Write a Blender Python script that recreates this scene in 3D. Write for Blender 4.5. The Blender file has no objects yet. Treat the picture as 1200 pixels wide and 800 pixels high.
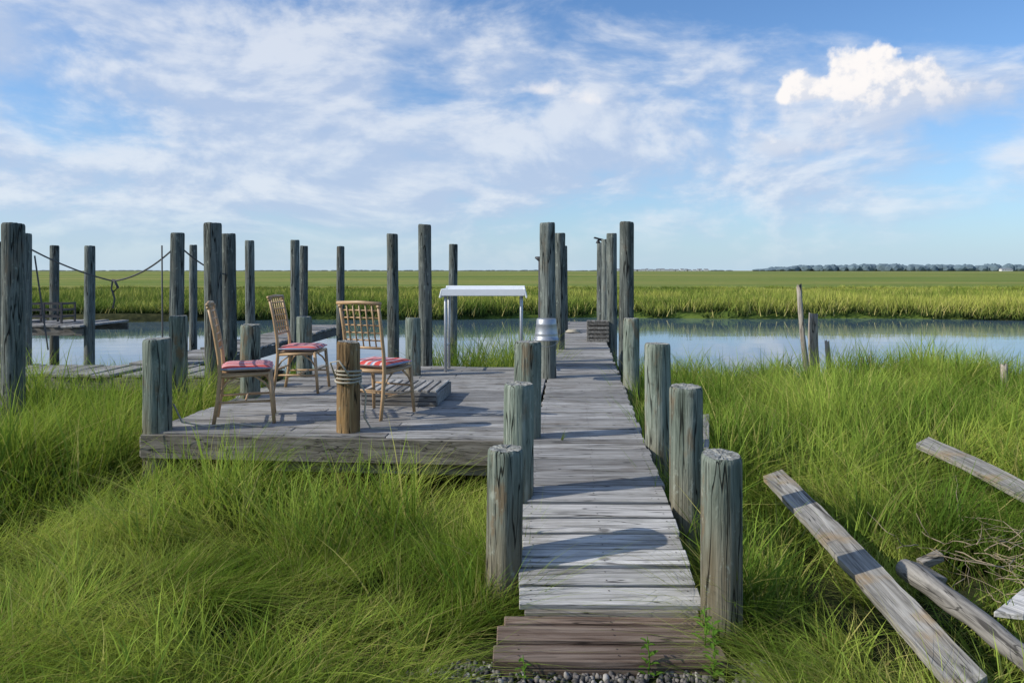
import bpy, bmesh, math, random
import numpy as np
from mathutils import Vector, Matrix, noise, Euler
random.seed(7); rng=np.random.default_rng(7)
scene=bpy.context.scene
COL=scene.collection
HC=1.38   # camera height above deck level (deck top is z=0)
GZ=-0.55  # marsh soil
WZ=-1.0   # water

# ---------------------------------------------------------------- node helpers
class NT:
    def __init__(s,tree): s.t=tree; s.n=tree.nodes; s.l=tree.links
    def node(s,ty,**kw):
        n=s.n.new(ty)
        for k,v in kw.items(): setattr(n,k,v)
        return n
    def inp(s,sock,v):
        if isinstance(v,bpy.types.NodeSocket): s.l.new(v,sock)
        elif v is not None:
            if hasattr(sock.default_value,'__len__') and not hasattr(v,'__len__'): v=[v]*len(sock.default_value)
            if hasattr(v,'__len__') and len(sock.default_value)==4 and len(v)==3: v=list(v)+[1]
            sock.default_value=v
    def m(s,op,a,b=None,c=None,clamp=False):
        n=s.node('ShaderNodeMath',operation=op,use_clamp=clamp)
        s.inp(n.inputs[0],a)
        if b is not None: s.inp(n.inputs[1],b)
        if c is not None: s.inp(n.inputs[2],c)
        return n.outputs[0]
    def vm(s,op,a,b=None,sc=None):
        n=s.node('ShaderNodeVectorMath',operation=op)
        s.inp(n.inputs[0],a)
        if b is not None: s.inp(n.inputs[1],b)
        if sc is not None: s.inp(n.inputs['Scale'],sc)
        return n.outputs[0]
    def xyz(s,x,y,z):
        n=s.node('ShaderNodeCombineXYZ')
        for i,v in enumerate((x,y,z)): s.inp(n.inputs[i],v)
        return n.outputs[0]
    def sep(s,v):
        n=s.node('ShaderNodeSeparateXYZ'); s.inp(n.inputs[0],v); return n.outputs
    def noise(s,vec,scale=1,detail=4,rough=.5,dist=0,out=0):
        n=s.node('ShaderNodeTexNoise'); s.inp(n.inputs['Vector'],vec)
        s.inp(n.inputs['Scale'],scale); s.inp(n.inputs['Detail'],detail)
        s.inp(n.inputs['Roughness'],rough); s.inp(n.inputs['Distortion'],dist)
        return n.outputs[out]
    def sm(s,x,a,b,lo=0,hi=1):
        n=s.node('ShaderNodeMapRange',interpolation_type='SMOOTHSTEP')
        s.inp(n.inputs[0],x); s.inp(n.inputs[1],a); s.inp(n.inputs[2],b); s.inp(n.inputs[3],lo); s.inp(n.inputs[4],hi)
        return n.outputs[0]
    def mix(s,f,a,b,blend='MIX'):
        n=s.node('ShaderNodeMix',data_type='RGBA',blend_type=blend)
        s.inp(n.inputs[0],f); s.inp(n.inputs[6],a); s.inp(n.inputs[7],b)
        return n.outputs[2]
    def ramp(s,f,stops,interp='LINEAR'):
        n=s.node('ShaderNodeValToRGB'); r=n.color_ramp; r.interpolation=interp
        while len(r.elements)<len(stops): r.elements.new(0.5)
        for e,(p,c) in zip(r.elements,stops): e.position=p; e.color=(*c,1)
        s.inp(n.inputs[0],f); return n.outputs[0]
    def bump(s,h,strength=.4,dist=.01,normal=None):
        n=s.node('ShaderNodeBump'); s.inp(n.inputs['Height'],h)
        n.inputs['Strength'].default_value=strength; n.inputs['Distance'].default_value=dist
        if normal is not None: s.l.new(normal,n.inputs['Normal'])
        return n.outputs[0]
def material(name):
    m=bpy.data.materials.new(name); m.use_nodes=True
    t=NT(m.node_tree); b=m.node_tree.nodes['Principled BSDF']
    return m,t,b
def simple(name,col,rough=.6,metal=0,var=.25,scale=12):
    m,t,b=material(name)
    tc=t.node('ShaderNodeTexCoord').outputs['Object']
    n=t.noise(tc,scale,4,.6)
    c=t.mix(n,[x*(1-var) for x in col],[min(1,x*(1+var)) for x in col])
    t.inp(b.inputs['Base Color'],c); b.inputs['Roughness'].default_value=rough; b.inputs['Metallic'].default_value=metal
    t.inp(b.inputs['Normal'],t.bump(n,.2,.004))
    return m

def plank_mat(name,dark,light,axis=0,stain=(.10,.07,.045),stainamt=.35):
    m,t,b=material(name)
    tc=t.node('ShaderNodeTexCoord').outputs['Object']
    ri=t.node('ShaderNodeNewGeometry').outputs['Random Per Island']
    off=t.m('MULTIPLY',ri,57.0)
    sc=[28,28,28]; sc[axis]=1.6
    v=t.vm('ADD',t.vm('MULTIPLY',tc,sc),t.xyz(off,off,off))
    g=t.noise(v,1,5,.65,.6)
    sc2=[90,90,90]; sc2[axis]=3
    v2=t.vm('ADD',t.vm('MULTIPLY',tc,sc2),t.xyz(off,0,off))
    g2=t.noise(v2,1,2,.6,.3)
    sc3=[15,15,15]; sc3[axis]=.7
    g3=t.noise(t.vm('ADD',t.vm('MULTIPLY',tc,sc3),t.xyz(off,off,0)),1,2,.5,.1)
    big=t.noise(t.vm('ADD',tc,t.xyz(0,0,off)),2.2,4,.6)
    mid=[(a+c)/2 for a,c in zip(dark,light)]
    c=t.ramp(g,[(.28,[x*.45 for x in dark]),(.42,dark),(.55,mid),(.72,light)])
    tone=t.m('ADD',t.m('MULTIPLY',ri,.6),.66)
    c=t.vm('SCALE',c,sc=tone)
    c=t.mix(t.m('MULTIPLY',t.sm(big,.5,.7),stainamt),c,stain)
    crack=t.m('MULTIPLY',t.sm(g2,.30,.38,.35,1),t.sm(t.m('ABSOLUTE',t.m('SUBTRACT',g3,.5)),.002,.014,.3,1))
    c=t.mix(1,c,t.xyz(crack,crack,crack),'MULTIPLY')
    vn=t.node('ShaderNodeTexVoronoi'); ks=[5,5,5]; ks[axis]=2.3
    t.inp(vn.inputs['Vector'],t.vm('ADD',t.vm('MULTIPLY',tc,ks),t.xyz(off,off,0))); vn.inputs['Scale'].default_value=1
    k=t.sm(vn.outputs['Distance'],.05,.11,.4,1)
    c=t.mix(1,c,t.xyz(k,k,k),'MULTIPLY')
    t.inp(b.inputs['Base Color'],c); b.inputs['Roughness'].default_value=.82
    b.inputs['Specular IOR Level'].default_value=.25
    h=t.m('ADD',g,t.m('MULTIPLY',g2,.5))
    t.inp(b.inputs['Normal'],t.bump(h,.8,.007))
    return m

def piling_mat(name,cols,warm=(.20,.115,.05),warmamt=.5,top=(.40,.40,.36)):
    m,t,b=material(name)
    tc=t.node('ShaderNodeTexCoord').outputs['Object']
    r=t.node('ShaderNodeObjectInfo').outputs['Random']
    off=t.m('MULTIPLY',r,40.0); o=t.xyz(off,off,off)
    g=t.noise(t.vm('ADD',t.vm('MULTIPLY',tc,[22,22,1.8]),o),1,5,.65,.8)
    g2=t.noise(t.vm('ADD',t.vm('MULTIPLY',tc,[75,75,2.6]),o),1,2,.6,.2)
    g3=t.noise(t.vm('ADD',t.vm('MULTIPLY',tc,[13,13,.7]),o),1,2,.5,.1)
    big=t.noise(t.vm('ADD',t.vm('MULTIPLY',tc,[6,6,2.2]),o),1,5,.65)
    c=t.ramp(g,[(.3,cols[0]),(.48,cols[1]),(.7,cols[2])])
    c=t.vm('SCALE',c,sc=t.m('ADD',t.m('MULTIPLY',r,.45),.80))
    z=t.sep(tc)[2]
    low=t.sm(t.m('ADD',z,t.m('MULTIPLY',big,.6)),.65,.0)
    c=t.mix(t.m('MULTIPLY',t.m('MAXIMUM',t.sm(big,.53,.66),t.m('MULTIPLY',low,.7)),warmamt),c,warm)
    li=t.noise(t.vm('ADD',t.vm('MULTIPLY',tc,[16,16,9]),o),1,4,.7)
    c=t.mix(t.sm(li,.58,.72,0,.6),c,(.38,.42,.36))
    c=t.mix(t.sm(li,.40,.28,0,.55),c,(.035,.038,.03))
    wet=t.sm(z,-.75,-.35,.35,1)
    cr=t.m('MULTIPLY',t.m('MULTIPLY',t.sm(g2,.30,.37,.3,1),wet),t.sm(t.m('ABSOLUTE',t.m('SUBTRACT',g3,.5)),.003,.016,.15,1))
    c=t.mix(1,c,t.xyz(cr,cr,cr),'MULTIPLY')
    nz=t.sep(t.node('ShaderNodeNewGeometry').outputs['True Normal'])[2]
    tn=t.noise(t.vm('ADD',t.vm('MULTIPLY',tc,[30,30,30]),o),1,4,.7)
    tcol=t.mix(t.sm(tn,.3,.65),[x*.3 for x in top],top)
    c=t.mix(t.sm(nz,.6,.85),c,tcol)
    t.inp(b.inputs['Base Color'],c); b.inputs['Roughness'].default_value=.88; b.inputs['Specular IOR Level'].default_value=.2
    h=t.m('ADD',t.m('ADD',g,t.m('MULTIPLY',g2,.7)),t.m('MULTIPLY',cr,.8))
    t.inp(b.inputs['Normal'],t.bump(h,.9,.011))
    return m

M_deck=plank_mat('weathered_deck_boards',(.23,.22,.205),(.47,.46,.445))
M_ramp=plank_mat('pale_ramp_boards',(.37,.36,.34),(.68,.66,.64),stainamt=.22)
M_step=plank_mat('brown_step_boards',(.14,.095,.07),(.33,.26,.21),stainamt=.4)
M_frame=plank_mat('dock_frame_timber',(.15,.135,.11),(.31,.285,.25))
M_plankY=plank_mat('boards_along_y',(.17,.16,.145),(.37,.35,.32),axis=1)
M_debris=plank_mat('lichen_board',(.16,.15,.13),(.42,.40,.36),axis=1,stain=(.36,.23,.09),stainamt=.8)
M_postG=piling_mat('green_treated_piling',[(.075,.095,.075),(.17,.205,.17),(.33,.365,.31)],warmamt=.6)
M_postF=piling_mat('grey_piling',[(.05,.06,.056),(.12,.137,.125),(.24,.26,.235)],warmamt=.22)
M_postB=piling_mat('brown_piling',[(.11,.07,.035),(.26,.165,.08),(.44,.31,.16)],warm=(.36,.21,.08),warmamt=.6)
M_rattan=simple('rattan_cane',(.46,.30,.16),.45,var=.3,scale=30)
M_rope=simple('rope_fibre',(.42,.38,.30),.9,scale=80)
M_ropeD=simple('dark_rope',(.10,.10,.10),.9,scale=80)
M_white=simple('white_plastic',(.86,.88,.90),.35,var=.04,scale=6)
M_metal=simple('galvanised_steel',(.40,.42,.45),.42,metal=.7,var=.25,scale=25)
M_dark=simple('dark_iron',(.04,.04,.045),.6)
M_nail=simple('nail_steel',(.05,.035,.03),.6)

# ---------------------------------------------------------------- mesh builder
class MB:
    def __init__(s): s.v=[];s.f=[];s.mi=[];s.sm=[]
    def add(s,vs,fs,mi=0,smooth=False):
        o=len(s.v); s.v+= [tuple(v) for v in vs]
        for f in fs: s.f.append(tuple(o+i for i in f)); s.mi.append(mi); s.sm.append(smooth)
    def box(s,c,size,R=None,mi=0):
        c=Vector(c); h=[x/2 for x in size]; R=R or Matrix.Identity(3)
        vs=[c+R@Vector((sx*h[0],sy*h[1],sz*h[2])) for sx in(-1,1) for sy in(-1,1) for sz in(-1,1)]
        s.add(vs,[(0,1,3,2),(4,6,7,5),(0,4,5,1),(2,3,7,6),(0,2,6,4),(1,5,7,3)],mi)
    def prism(s,p0,p1,w,h,mi=0):
        p0=Vector(p0);p1=Vector(p1); d=p1-p0; L=d.length; x=d/L
        y=Vector((0,0,1)).cross(x)
        if y.length<1e-4: y=Vector((0,1,0))
        y.normalize(); z=x.cross(y)
        R=Matrix((x,y,z)).transposed()
        s.box((p0+p1)/2,(L,w,h),R,mi)
    def tube(s,pts,r,n=8,mi=0,cap=True):
        pts=[Vector(p) for p in pts]; k=len(pts)
        rr=r if hasattr(r,'__len__') else [r]*k
        vs=[];fs=[]; ref=Vector((.31,.17,.93))
        for i,p in enumerate(pts):
            d=(pts[min(i+1,k-1)]-pts[max(i-1,0)]).normalized()
            a=d.cross(ref)
            if a.length<.05: a=d.cross(Vector((1,0,0)))
            a.normalize(); b=d.cross(a)
            for j in range(n):
                t=2*math.pi*j/n; vs.append(p+(a*math.cos(t)+b*math.sin(t))*rr[i])
        for i in range(k-1):
            for j in range(n):
                fs.append((i*n+j,i*n+(j+1)%n,(i+1)*n+(j+1)%n,(i+1)*n+j))
        if cap: fs.append(tuple(range(n-1,-1,-1))); fs.append(tuple((k-1)*n+j for j in range(n)))
        s.add(vs,fs,mi,True)
    def make(s,name,mats,loc=(0,0,0),rotz=0,bevel=0,link=True):
        me=bpy.data.meshes.new(name); me.from_pydata(s.v,[],s.f)
        for m in mats: me.materials.append(m)
        me.polygons.foreach_set('material_index',s.mi); me.polygons.foreach_set('use_smooth',s.sm)
        bm=bmesh.new(); bm.from_mesh(me); bmesh.ops.recalc_face_normals(bm,faces=bm.faces); bm.to_mesh(me); bm.free()
        ob=bpy.data.objects.new(name,me); ob.location=loc; ob.rotation_euler[2]=rotz
        if link: COL.objects.link(ob)
        if bevel:
            b=ob.modifiers.new('bevel','BEVEL'); b.width=bevel; b.segments=1; b.limit_method='ANGLE'
        return ob

# ---------------------------------------------------------------- terrain
def fn(x,y,s,o=0.): return noise.noise(Vector((x*s+o,y*s-o,o*1.7)))
def near_shore(x): return 12.7+.55*math.sin(x*.37+.6)+.3*math.sin(x*1.1)+ (0.9 if x>6 else 0)*min(1,(abs(x)-6)/4 if x>6 else 0)
def far_shore(x): return 36.0+1.1*math.sin(x*.11+1)+.5*math.sin(x*.43)+.02*x
def sstep(a,b,x):
    t=max(0,min(1,(x-a)/(b-a))); return t*t*(3-2*t)
def ground(x,y):
    if y<far_shore(x)-3:
        s=sstep(near_shore(x)-.5,near_shore(x)+1.6,y)
        u=.07*fn(x,y,.8)+.05*fn(x,y,2.1,3)
        patch=sstep(1.2,.5,abs(x-.5))*sstep(4.6,4.0,y)
        u*=(1-patch)
        zz=GZ+u+.05*sstep(4.5,3.5,y)*patch
        return zz*(1-s)+(-1.9)*s
    s=sstep(far_shore(x)-1.2,far_shore(x)+.4,y)
    up=.50*sstep(38,75,y)
    return (-1.9)*(1-s)+(GZ-.1+up+.04*fn(x,y,.3))*s
xs=np.unique(np.concatenate([np.arange(-14,14.01,.3),np.arange(-60,60.1,2),np.array([80,120,200,350,600,1000,2000,4000,7000]),-np.array([80,120,200,350,600,1000,2000,4000,7000])]))
ys=np.unique(np.concatenate([np.array([-600,-200,-60,-20,-8,-3]),np.arange(0,16,.25),np.arange(16,33,1.5),np.arange(33,40,.35),np.arange(40,100,4),np.array([120,160,240,400,700,1200,2000,3500,6000,9000])]))
V=[];F=[]
for y in ys:
    for x in xs: V.append((x,y,ground(x,y)))
nx=len(xs)
for j in range(len(ys)-1):
    for i in range(nx-1): F.append((j*nx+i,j*nx+i+1,(j+1)*nx+i+1,(j+1)*nx+i))
me=bpy.data.meshes.new('marsh_ground'); me.from_pydata(V,[],F); me.polygons.foreach_set('use_smooth',[True]*len(F))
g=bpy.data.objects.new('marsh_ground',me); COL.objects.link(g)
m,t,b=material('marsh_soil_and_far_grass')
pos=t.node('ShaderNodeNewGeometry').outputs['Position']
sx,sy,sz=t.sep(pos)
n1=t.noise(pos,3,5,.65); n2=t.noise(pos,30,3,.6)
near=t.ramp(n1,[(.3,(.012,.015,.006)),(.5,(.035,.04,.015)),(.7,(.08,.075,.03))])
n3=t.noise(t.vm('MULTIPLY',pos,[.008,.030,0]),1,9,.68,.5)
n5=t.noise(t.vm('MULTIPLY',pos,[.0018,.009,0]),1,6,.65,.3)
n4=t.noise(t.vm('MULTIPLY',pos,[.5,.8,0]),1,4,.75)
far=t.ramp(n3,[(.34,(.09,.14,.026)),(.45,(.18,.23,.042)),(.54,(.29,.28,.07)),(.66,(.37,.30,.11))])
far=t.mix(t.sm(n5,.42,.60,0,.45),far,(.16,.23,.045))
far=t.mix(t.m('MULTIPLY',t.sm(n4,.4,.65),.45),far,(.07,.115,.022))
far=t.mix(t.sm(sy,45,72,.8,0),far,(.09,.155,.028))
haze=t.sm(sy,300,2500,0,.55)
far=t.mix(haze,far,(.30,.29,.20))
c=t.mix(t.sm(sy,35,37),near,far)
t.inp(b.inputs['Base Color'],c); b.inputs['Roughness'].default_value=.95; b.inputs['Specular IOR Level'].default_value=.1
t.inp(b.inputs['Normal'],t.bump(t.m('ADD',n1,n2),.6,.03))
me.materials.append(m)

# water
mb=MB(); mb.add([(-400,10,WZ),(400,10,WZ),(400,40,WZ),(-400,40,WZ)],[(0,1,2,3)])
m,t,b=material('creek_water')
pos=t.node('ShaderNodeNewGeometry').outputs['Position']
w1=t.noise(t.vm('MULTIPLY',pos,[.5,1.1,1]),1,2,.4,.2); w2=t.noise(t.vm('MULTIPLY',pos,[4,7,1]),1,2,.5)
patch=t.sm(t.noise(t.vm('MULTIPLY',pos,[.07,.22,1]),1,3,.5),.42,.62)
b.inputs['Base Color'].default_value=(.09,.15,.20,1); b.inputs['IOR'].default_value=1.4
t.inp(b.inputs['Roughness'],t.m('ADD',t.m('MULTIPLY',patch,.05),.02))
t.inp(b.inputs['Normal'],t.bump(t.m('ADD',w1,t.m('MULTIPLY',w2,t.m('MULTIPLY',patch,.18))),.07,.05))
mb.make('creek_water',[m])

# ---------------------------------------------------------------- boardwalk and deck
def lerp_tab(tab,y):
    for (a,va),(c,vc) in zip(tab,tab[1:]):
        if y<=c:
            k=(y-a)/(c-a); return va+(vc-va)*max(0,k)
    return tab[-1][1]
LX=[(3.5,.045),(4.75,.055),(6.05,.19),(20,1.27)]
RX=[(3.5,.98),(4.75,1.0),(6.05,1.08),(20,2.34)]
ZT=[(3.85,-.34),(4.78,-.06),(6.0,0.0),(20,0.0)]
def nail(mb,x,y,z,mi): 
    vs=[(x+.005*math.cos(a*math.pi/3),y+.005*math.sin(a*math.pi/3),z+.002) for a in range(6)]
    mb.add(vs,[tuple(range(6))],mi)
def planks(mb,y0,y1,pitch,left,right,ztab,mi=0,yaw=-.083,thick=.038,nails=True,jit=.014,gap=.008):
    y=y0
    while y<y1-.02:
        w=pitch-gap-random.random()*.007; yc=y+pitch/2
        l=left(yc)+random.uniform(-jit,jit); r=right(yc)+random.uniform(-jit,jit)
        z=lerp_tab(ztab,yc)-thick/2+random.uniform(-.005,.003)
        dz=(lerp_tab(ztab,yc+.05)-lerp_tab(ztab,yc-.05))/.1
        R=Euler((math.atan(dz)+random.uniform(-.02,.02),random.uniform(-.005,.005),yaw+random.uniform(-.008,.008))).to_matrix()
        mb.box(((l+r)/2,yc,z),(r-l,w,thick),R,mi)
        if nails and yc<9:
            for xx in (l+.06,(l+r)/2,r-.06):
                for dy in(-.035,.035):
                    p=Vector(((l+r)/2,yc,z))+R@Vector((xx-(l+r)/2,dy,thick/2))
                    nail(mb,p.x,p.y,p.z,1)
        y+=pitch
mb=MB()
planks(mb,3.83,4.78,.143,lambda y:lerp_tab(LX,y),lambda y:lerp_tab(RX,y),ZT,yaw=-.01,jit=.014,gap=.011)
for X in(.10,.93):
    mb.prism((X,3.84,-.47),(X,4.78,-.19),.04,.16,2)
mb.box((.515,3.835,-.44),(.9,.035,.12),None,2)
mb.make('boardwalk_ramp',[M_ramp,M_nail,M_frame],bevel=.004)
mb=MB()
for k,(yy,zz,x0,x1) in enumerate([(3.495,-.444,-.090,1.005),(3.657,-.428,-.075,.985),(3.785,-.424,-.04,.975)]):
    mb.box(((x0+x1)/2,yy,zz),(x1-x0,.142 if k<2 else .070,.04),Euler((.02*(1-k),.006*k,.008*(k-1))).to_matrix(),0)
    for xx in(.03,.5,.9): nail(mb,xx,yy+.03,zz+.0205,1); nail(mb,xx,yy-.03,zz+.0215,1)
mb.box((.46,3.445,-.515),(1.06,.035,.10),None,0)
mb.make('boardwalk_step',[M_step,M_nail],bevel=.006)
mb=MB()
planks(mb,4.80,6.02,.143,lambda y:lerp_tab(LX,y),lambda y:lerp_tab(RX,y),ZT,yaw=-.03)
planks(mb,6.04,20,.145,lambda y:lerp_tab(LX,y)-.0,lambda y:lerp_tab(RX,y),ZT,jit=.018)
for tab,o in((LX,.06),(RX,-.06)):
    mb.prism((lerp_tab(tab,4.8)+o,4.8,-.19),(lerp_tab(tab,6.05)+o,6.05,-.13),.045,.17,2)
    mb.prism((lerp_tab(tab,6.08)+o,6.08,-.132),(lerp_tab(tab,20)+o,20,-.132),.045,.18,2)
mb.make('boardwalk',[M_deck,M_nail,M_frame],bevel=.004)

# platform to the left
dx=.083
mb=MB()
Rz=Euler((0,0,-math.atan(dx))).to_matrix(); ax=Rz@Vector((1,0,0)); ay=Rz@Vector((0,1,0))
O=Vector((.16,6.06,0))     # front right corner of platform
for i in range(31):
    yc=i*.146+.07
    total=3.32
    j0=[1.2,2.1,1.65][i%3]+random.uniform(-.02,.02)
    segs=[(0.012,j0-.003),(j0+.003,total+random.uniform(-.02,.02))]
    for a,bb in segs:
        c=O-ax*((a+bb)/2)+ay*yc+Vector((0,0,-.019+random.uniform(-.005,.003)))
        R=Euler((random.uniform(-.015,.015),random.uniform(-.003,.003),-math.atan(dx)+random.uniform(-.002,.002))).to_matrix()
        mb.box(c,(bb-a,.132+random.uniform(-.004,.004),.038),R,0)
        if yc<2.5:
            for q in (a+.05,bb-.05,(a+bb)/2):
                for d in(-.035,.035):
                    p=O-ax*q+ay*(yc+d); nail(mb,p.x,p.y,.0015,1)
mb.box(O-ax*1.66+ay*-.022+Vector((0,0,-.115)),(3.34,.042,.20),Rz,2)
mb.box(O-ax*3.345+ay*2.25+Vector((0,0,-.13)),(.042,4.5,.17),Rz,2)
mb.box(O-ax*1.66+ay*4.56+Vector((0,0,-.13)),(3.30,.042,.17),Rz,2)
for q in(.8,1.6,2.4): mb.box(O-ax*q+ay*2.25+Vector((0,0,-.13)),(.045,4.4,.17),Rz,2)
mb.box(O-ax*1.15+ay*.06+Vector((0,0,-.27)),(2.1,.05,.10),Rz,2)
mb.make('deck_platform',[M_deck,M_nail,M_frame],bevel=.004)

def simple_deck(name,p0,p1,width,z,pitch=.145,mat=M_deck,fascia=.17,warp=.012):
    mb=MB(); p0=Vector((*p0,z));p1=Vector((*p1,z)); d=(p1-p0); L=d.length; d.normalize(); a=math.atan2(d.y,d.x)
    side=Vector((-d.y,d.x,0)); s=0
    while s<L-.05:
        R=Euler((random.uniform(-.01,.01),random.uniform(-.01,.01),a-math.pi/2+random.uniform(-.01,.01))).to_matrix()
        if random.random()>.03: mb.box(p0+d*(s+pitch/2)+Vector((0,0,random.uniform(-warp,warp)))+side*random.uniform(-.03,.03),(width,pitch-.012,.038),R,0)
        s+=pitch
    for o in(-1,1): mb.prism(p0+side*o*(width/2-.05)-Vector((0,0,.03+fascia/2)),p1+side*o*(width/2-.05)-Vector((0,0,.03+fascia/2)),.045,fascia,1)
    mb.make(name,[mat,M_frame],bevel=.004)
simple_deck('side_boardwalk',(-3.35,10.3),(-9.2,10.75),1.0,-.04)
simple_deck('finger_pier',(-5.2,11.0),(-4.75,19.0),1.0,-.02)
simple_deck('raised_dock',(-8.0,14.6),(-12.5,14.8),1.6,.33,fascia=.14)

# ---------------------------------------------------------------- pilings
def piling(x,y,top,r,mat,z0=-1.9,lean=(0,0),name='dock_piling'):
    n=40; hs=list(np.arange(z0,top-.05,.12))+[top-.030,top-.012,top]
    seed=random.uniform(0,100); vs=[];fs=[]
    cut=random.uniform(-.10,.10); cd=random.uniform(0,6.28); nh=len(hs)
    for i,z in enumerate(hs):
        k=1+.03*noise.noise(Vector((0,z*.7,seed)))+ (.05*(top-z)/(top-z0))
        if i==nh-1: k*=.90
        elif i==nh-2: k*=.97
        for j in range(n):
            a=2*math.pi*j/n; ca,sa=math.cos(a),math.sin(a)
            q=noise.noise(Vector((ca*4.5,sa*4.5,z*.25+seed)))
            groove=-.05*max(0,1-abs(q)/.06)     # drying checks running along the log
            rr=r*k*(1+.06*noise.noise(Vector((ca*1.3,sa*1.3,z*.5+seed)))+.03*noise.noise(Vector((ca*3,sa*3,z*2.2+seed)))+groove)
            zz=z+(cut*rr*math.cos(a-cd)+.006*noise.noise(Vector((ca*4,sa*4,seed))) if i>=nh-3 else 0)
            vs.append((rr*ca+lean[0]*(z+.5),rr*sa+lean[1]*(z+.5),zz))
    for i in range(nh-1):
        for j in range(n): fs.append((i*n+j,i*n+(j+1)%n,(i+1)*n+(j+1)%n,(i+1)*n+j))
    mb=MB(); mb.add(vs,fs,0,True)
    k=nh-1; c=Vector((lean[0]*(top+.5),lean[1]*(top+.5),0)); ring=[Vector(vs[k*n+j]) for j in range(n)]
    inner=[c+(p-c)*.55 for p in ring]
    for j,p in enumerate(inner): p.z=top+(ring[j].z-top)*.55+random.uniform(-.005,.003)
    mb.add(ring+inner+[(c.x,c.y,top-.006)],[(j,(j+1)%n,n+(j+1)%n,n+j) for j in range(n)]+[(n+j,n+(j+1)%n,2*n) for j in range(n)],0,False)
    return mb.make(name,[mat],loc=(x,y,0))
P=[ # x, y, top, radius, material
(-.045,4.15,.385,.098,'G'),(.035,4.78,.65,.098,'G'),(.12,6.15,.79,.11,'G'),
(1.08,3.82,.433,.102,'G'),(1.115,4.72,.643,.105,'G'),(1.18,5.95,.795,.102,'G'),
(1.45,9.0,.80,.098,'G'),(.47,9.55,2.0,.102,'F'),(.82,13,2.04,.10,'F'),(1.2,17,1.95,.09,'F'),
(1.69,11,2.1,.107,'F'),(1.957,14.5,2.11,.10,'F'),(2.14,17,2.1,.09,'F'),(2.27,19,2.1,.09,'F'),
(-3.07,6.42,.79,.118,'G'),(-1.41,6.36,.77,.098,'B'),(-2.87,8.1,.79,.102,'G'),(-3.92,8.7,.85,.10,'G'),
(-2.72,9.7,.78,.10,'G'),(-1.30,9.75,.76,.10,'G'),(-1.25,10.75,2.05,.094,'F'),(-2.16,13.5,2.05,.10,'F'),
(-1.29,16,1.95,.095,'F'),(-3.82,9.5,1.99,.108,'F'),(-4.57,12,1.98,.105,'F'),(-5.3,15,1.99,.09,'F'),
(-4.4,15,2.0,.09,'F'),(-4.8,17,1.95,.09,'F'),(-4.06,17.5,1.95,.09,'F'),(-5.0,11,1.94,.10,'F'),
(-7.33,17,1.97,.085,'F'),(-8.0,14,1.85,.095,'F'),(-9.9,16,1.92,.09,'F'),(-5.53,8.2,1.9,.112,'F'),
(-7.24,11,1.93,.08,'F'),(-8.35,12,1.85,.10,'F')]
for x,y,tp,r,k in P:
    lean=(random.uniform(-.012,.012),random.uniform(-.01,.01)) 
    piling(x,y,tp,r,{'G':M_postG,'F':M_postF,'B':M_postB}[k],lean=lean)

mb=MB(); mb.tube([(0,0,-1.5),(0,0,1.62)],.04,8); mb.tube([(-.12,0,1.70),(.0,0,1.66),(.12,0,1.60)],[.02,.07,.03],8); mb.box((0,0,1.62),(.06,.06,.05))
mb.make('dock_lamp_post',[M_dark],loc=(.68,18,0))
mb=MB(); mb.tube([(0,0,2.0),(-.08,0,2.10),(-.16,0,2.12)],.018,8); mb.box((-.10,0,2.125),(.30,.2,.03),Euler((0,.25,0)).to_matrix()); mb.tube([(-.15,0,2.10),(-.15,0,2.03)],[.03,.06],10)
mb.make('dock_lamp',[M_dark],loc=(2.2,17.6,0))

# galvanised bucket hung on the tall piling
mb=MB()
N=28; prof=[(.0,.26),(.115,.26),(.122,.25),(.128,.20),(.131,.19),(.128,.18),(.140,.08),(.144,.07),(.141,.06),(.150,.01),(.162,.005),(.162,-.008),(.150,-.008),(.138,.06),(.115,.245),(.0,.245)]
vs=[];fs=[]
for r_,z_ in prof:
    for j in range(N): a=2*math.pi*j/N; vs.append((r_*math.cos(a),r_*math.sin(a),z_))
for i in range(len(prof)-1):
    for j in range(N): fs.append((i*N+j,i*N+(j+1)%N,(i+1)*N+(j+1)%N,(i+1)*N+j))
mb.add(vs,fs,0,True)
mb.tube([(-.155,0,.02)]+[(-.155*math.cos(a),-.05-.06*math.sin(a),.02-.10*math.sin(a)) for a in np.linspace(.1,3.04,12)]+[(.155,0,.02)],.004,6)
mb.make('galvanised_bucket',[M_metal],loc=(.43,9.26,.52))

# crate at the far end of the dock
mb=MB()
for z in(.03,.11,.19,.27,.35):
    for sgn in(-1,1):
        mb.box((0,sgn*.17,z),(.42,.015,.055)); mb.box((sgn*.205,0,z),(.015,.325,.055))
for a in(-1,1):
    for c in(-1,1): mb.box((a*.185,c*.15,.19),(.025,.025,.38))
for k in range(5): mb.box((-.17+k*.085,0,.392),(.07,.36,.014))
mb.make('wooden_crate',[M_plankY],loc=(1.68,14.5,0),rotz=-.08)
mb=MB()
mb.tube([(.16*math.cos(a)*(1-a/60),.16*math.sin(a)*(1-a/60),.02+a*.002) for a in np.linspace(0,25,120)],.014,6)
mb.make('coiled_rope',[M_rope],loc=(1.35,16.4,0))
mb=MB(); mb.tube([(-.15,0,.10),(-.08,0,.085),(.08,0,.085),(.15,0,.10)],[.012,.02,.02,.012],8); mb.tube([(-.05,0,0),(-.05,0,.09)],.018,8); mb.tube([(.05,0,0),(.05,0,.09)],.018,8)
mb.make('dock_cleat',[M_dark],loc=(1.35,19.3,0),rotz=1.4)

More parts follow.
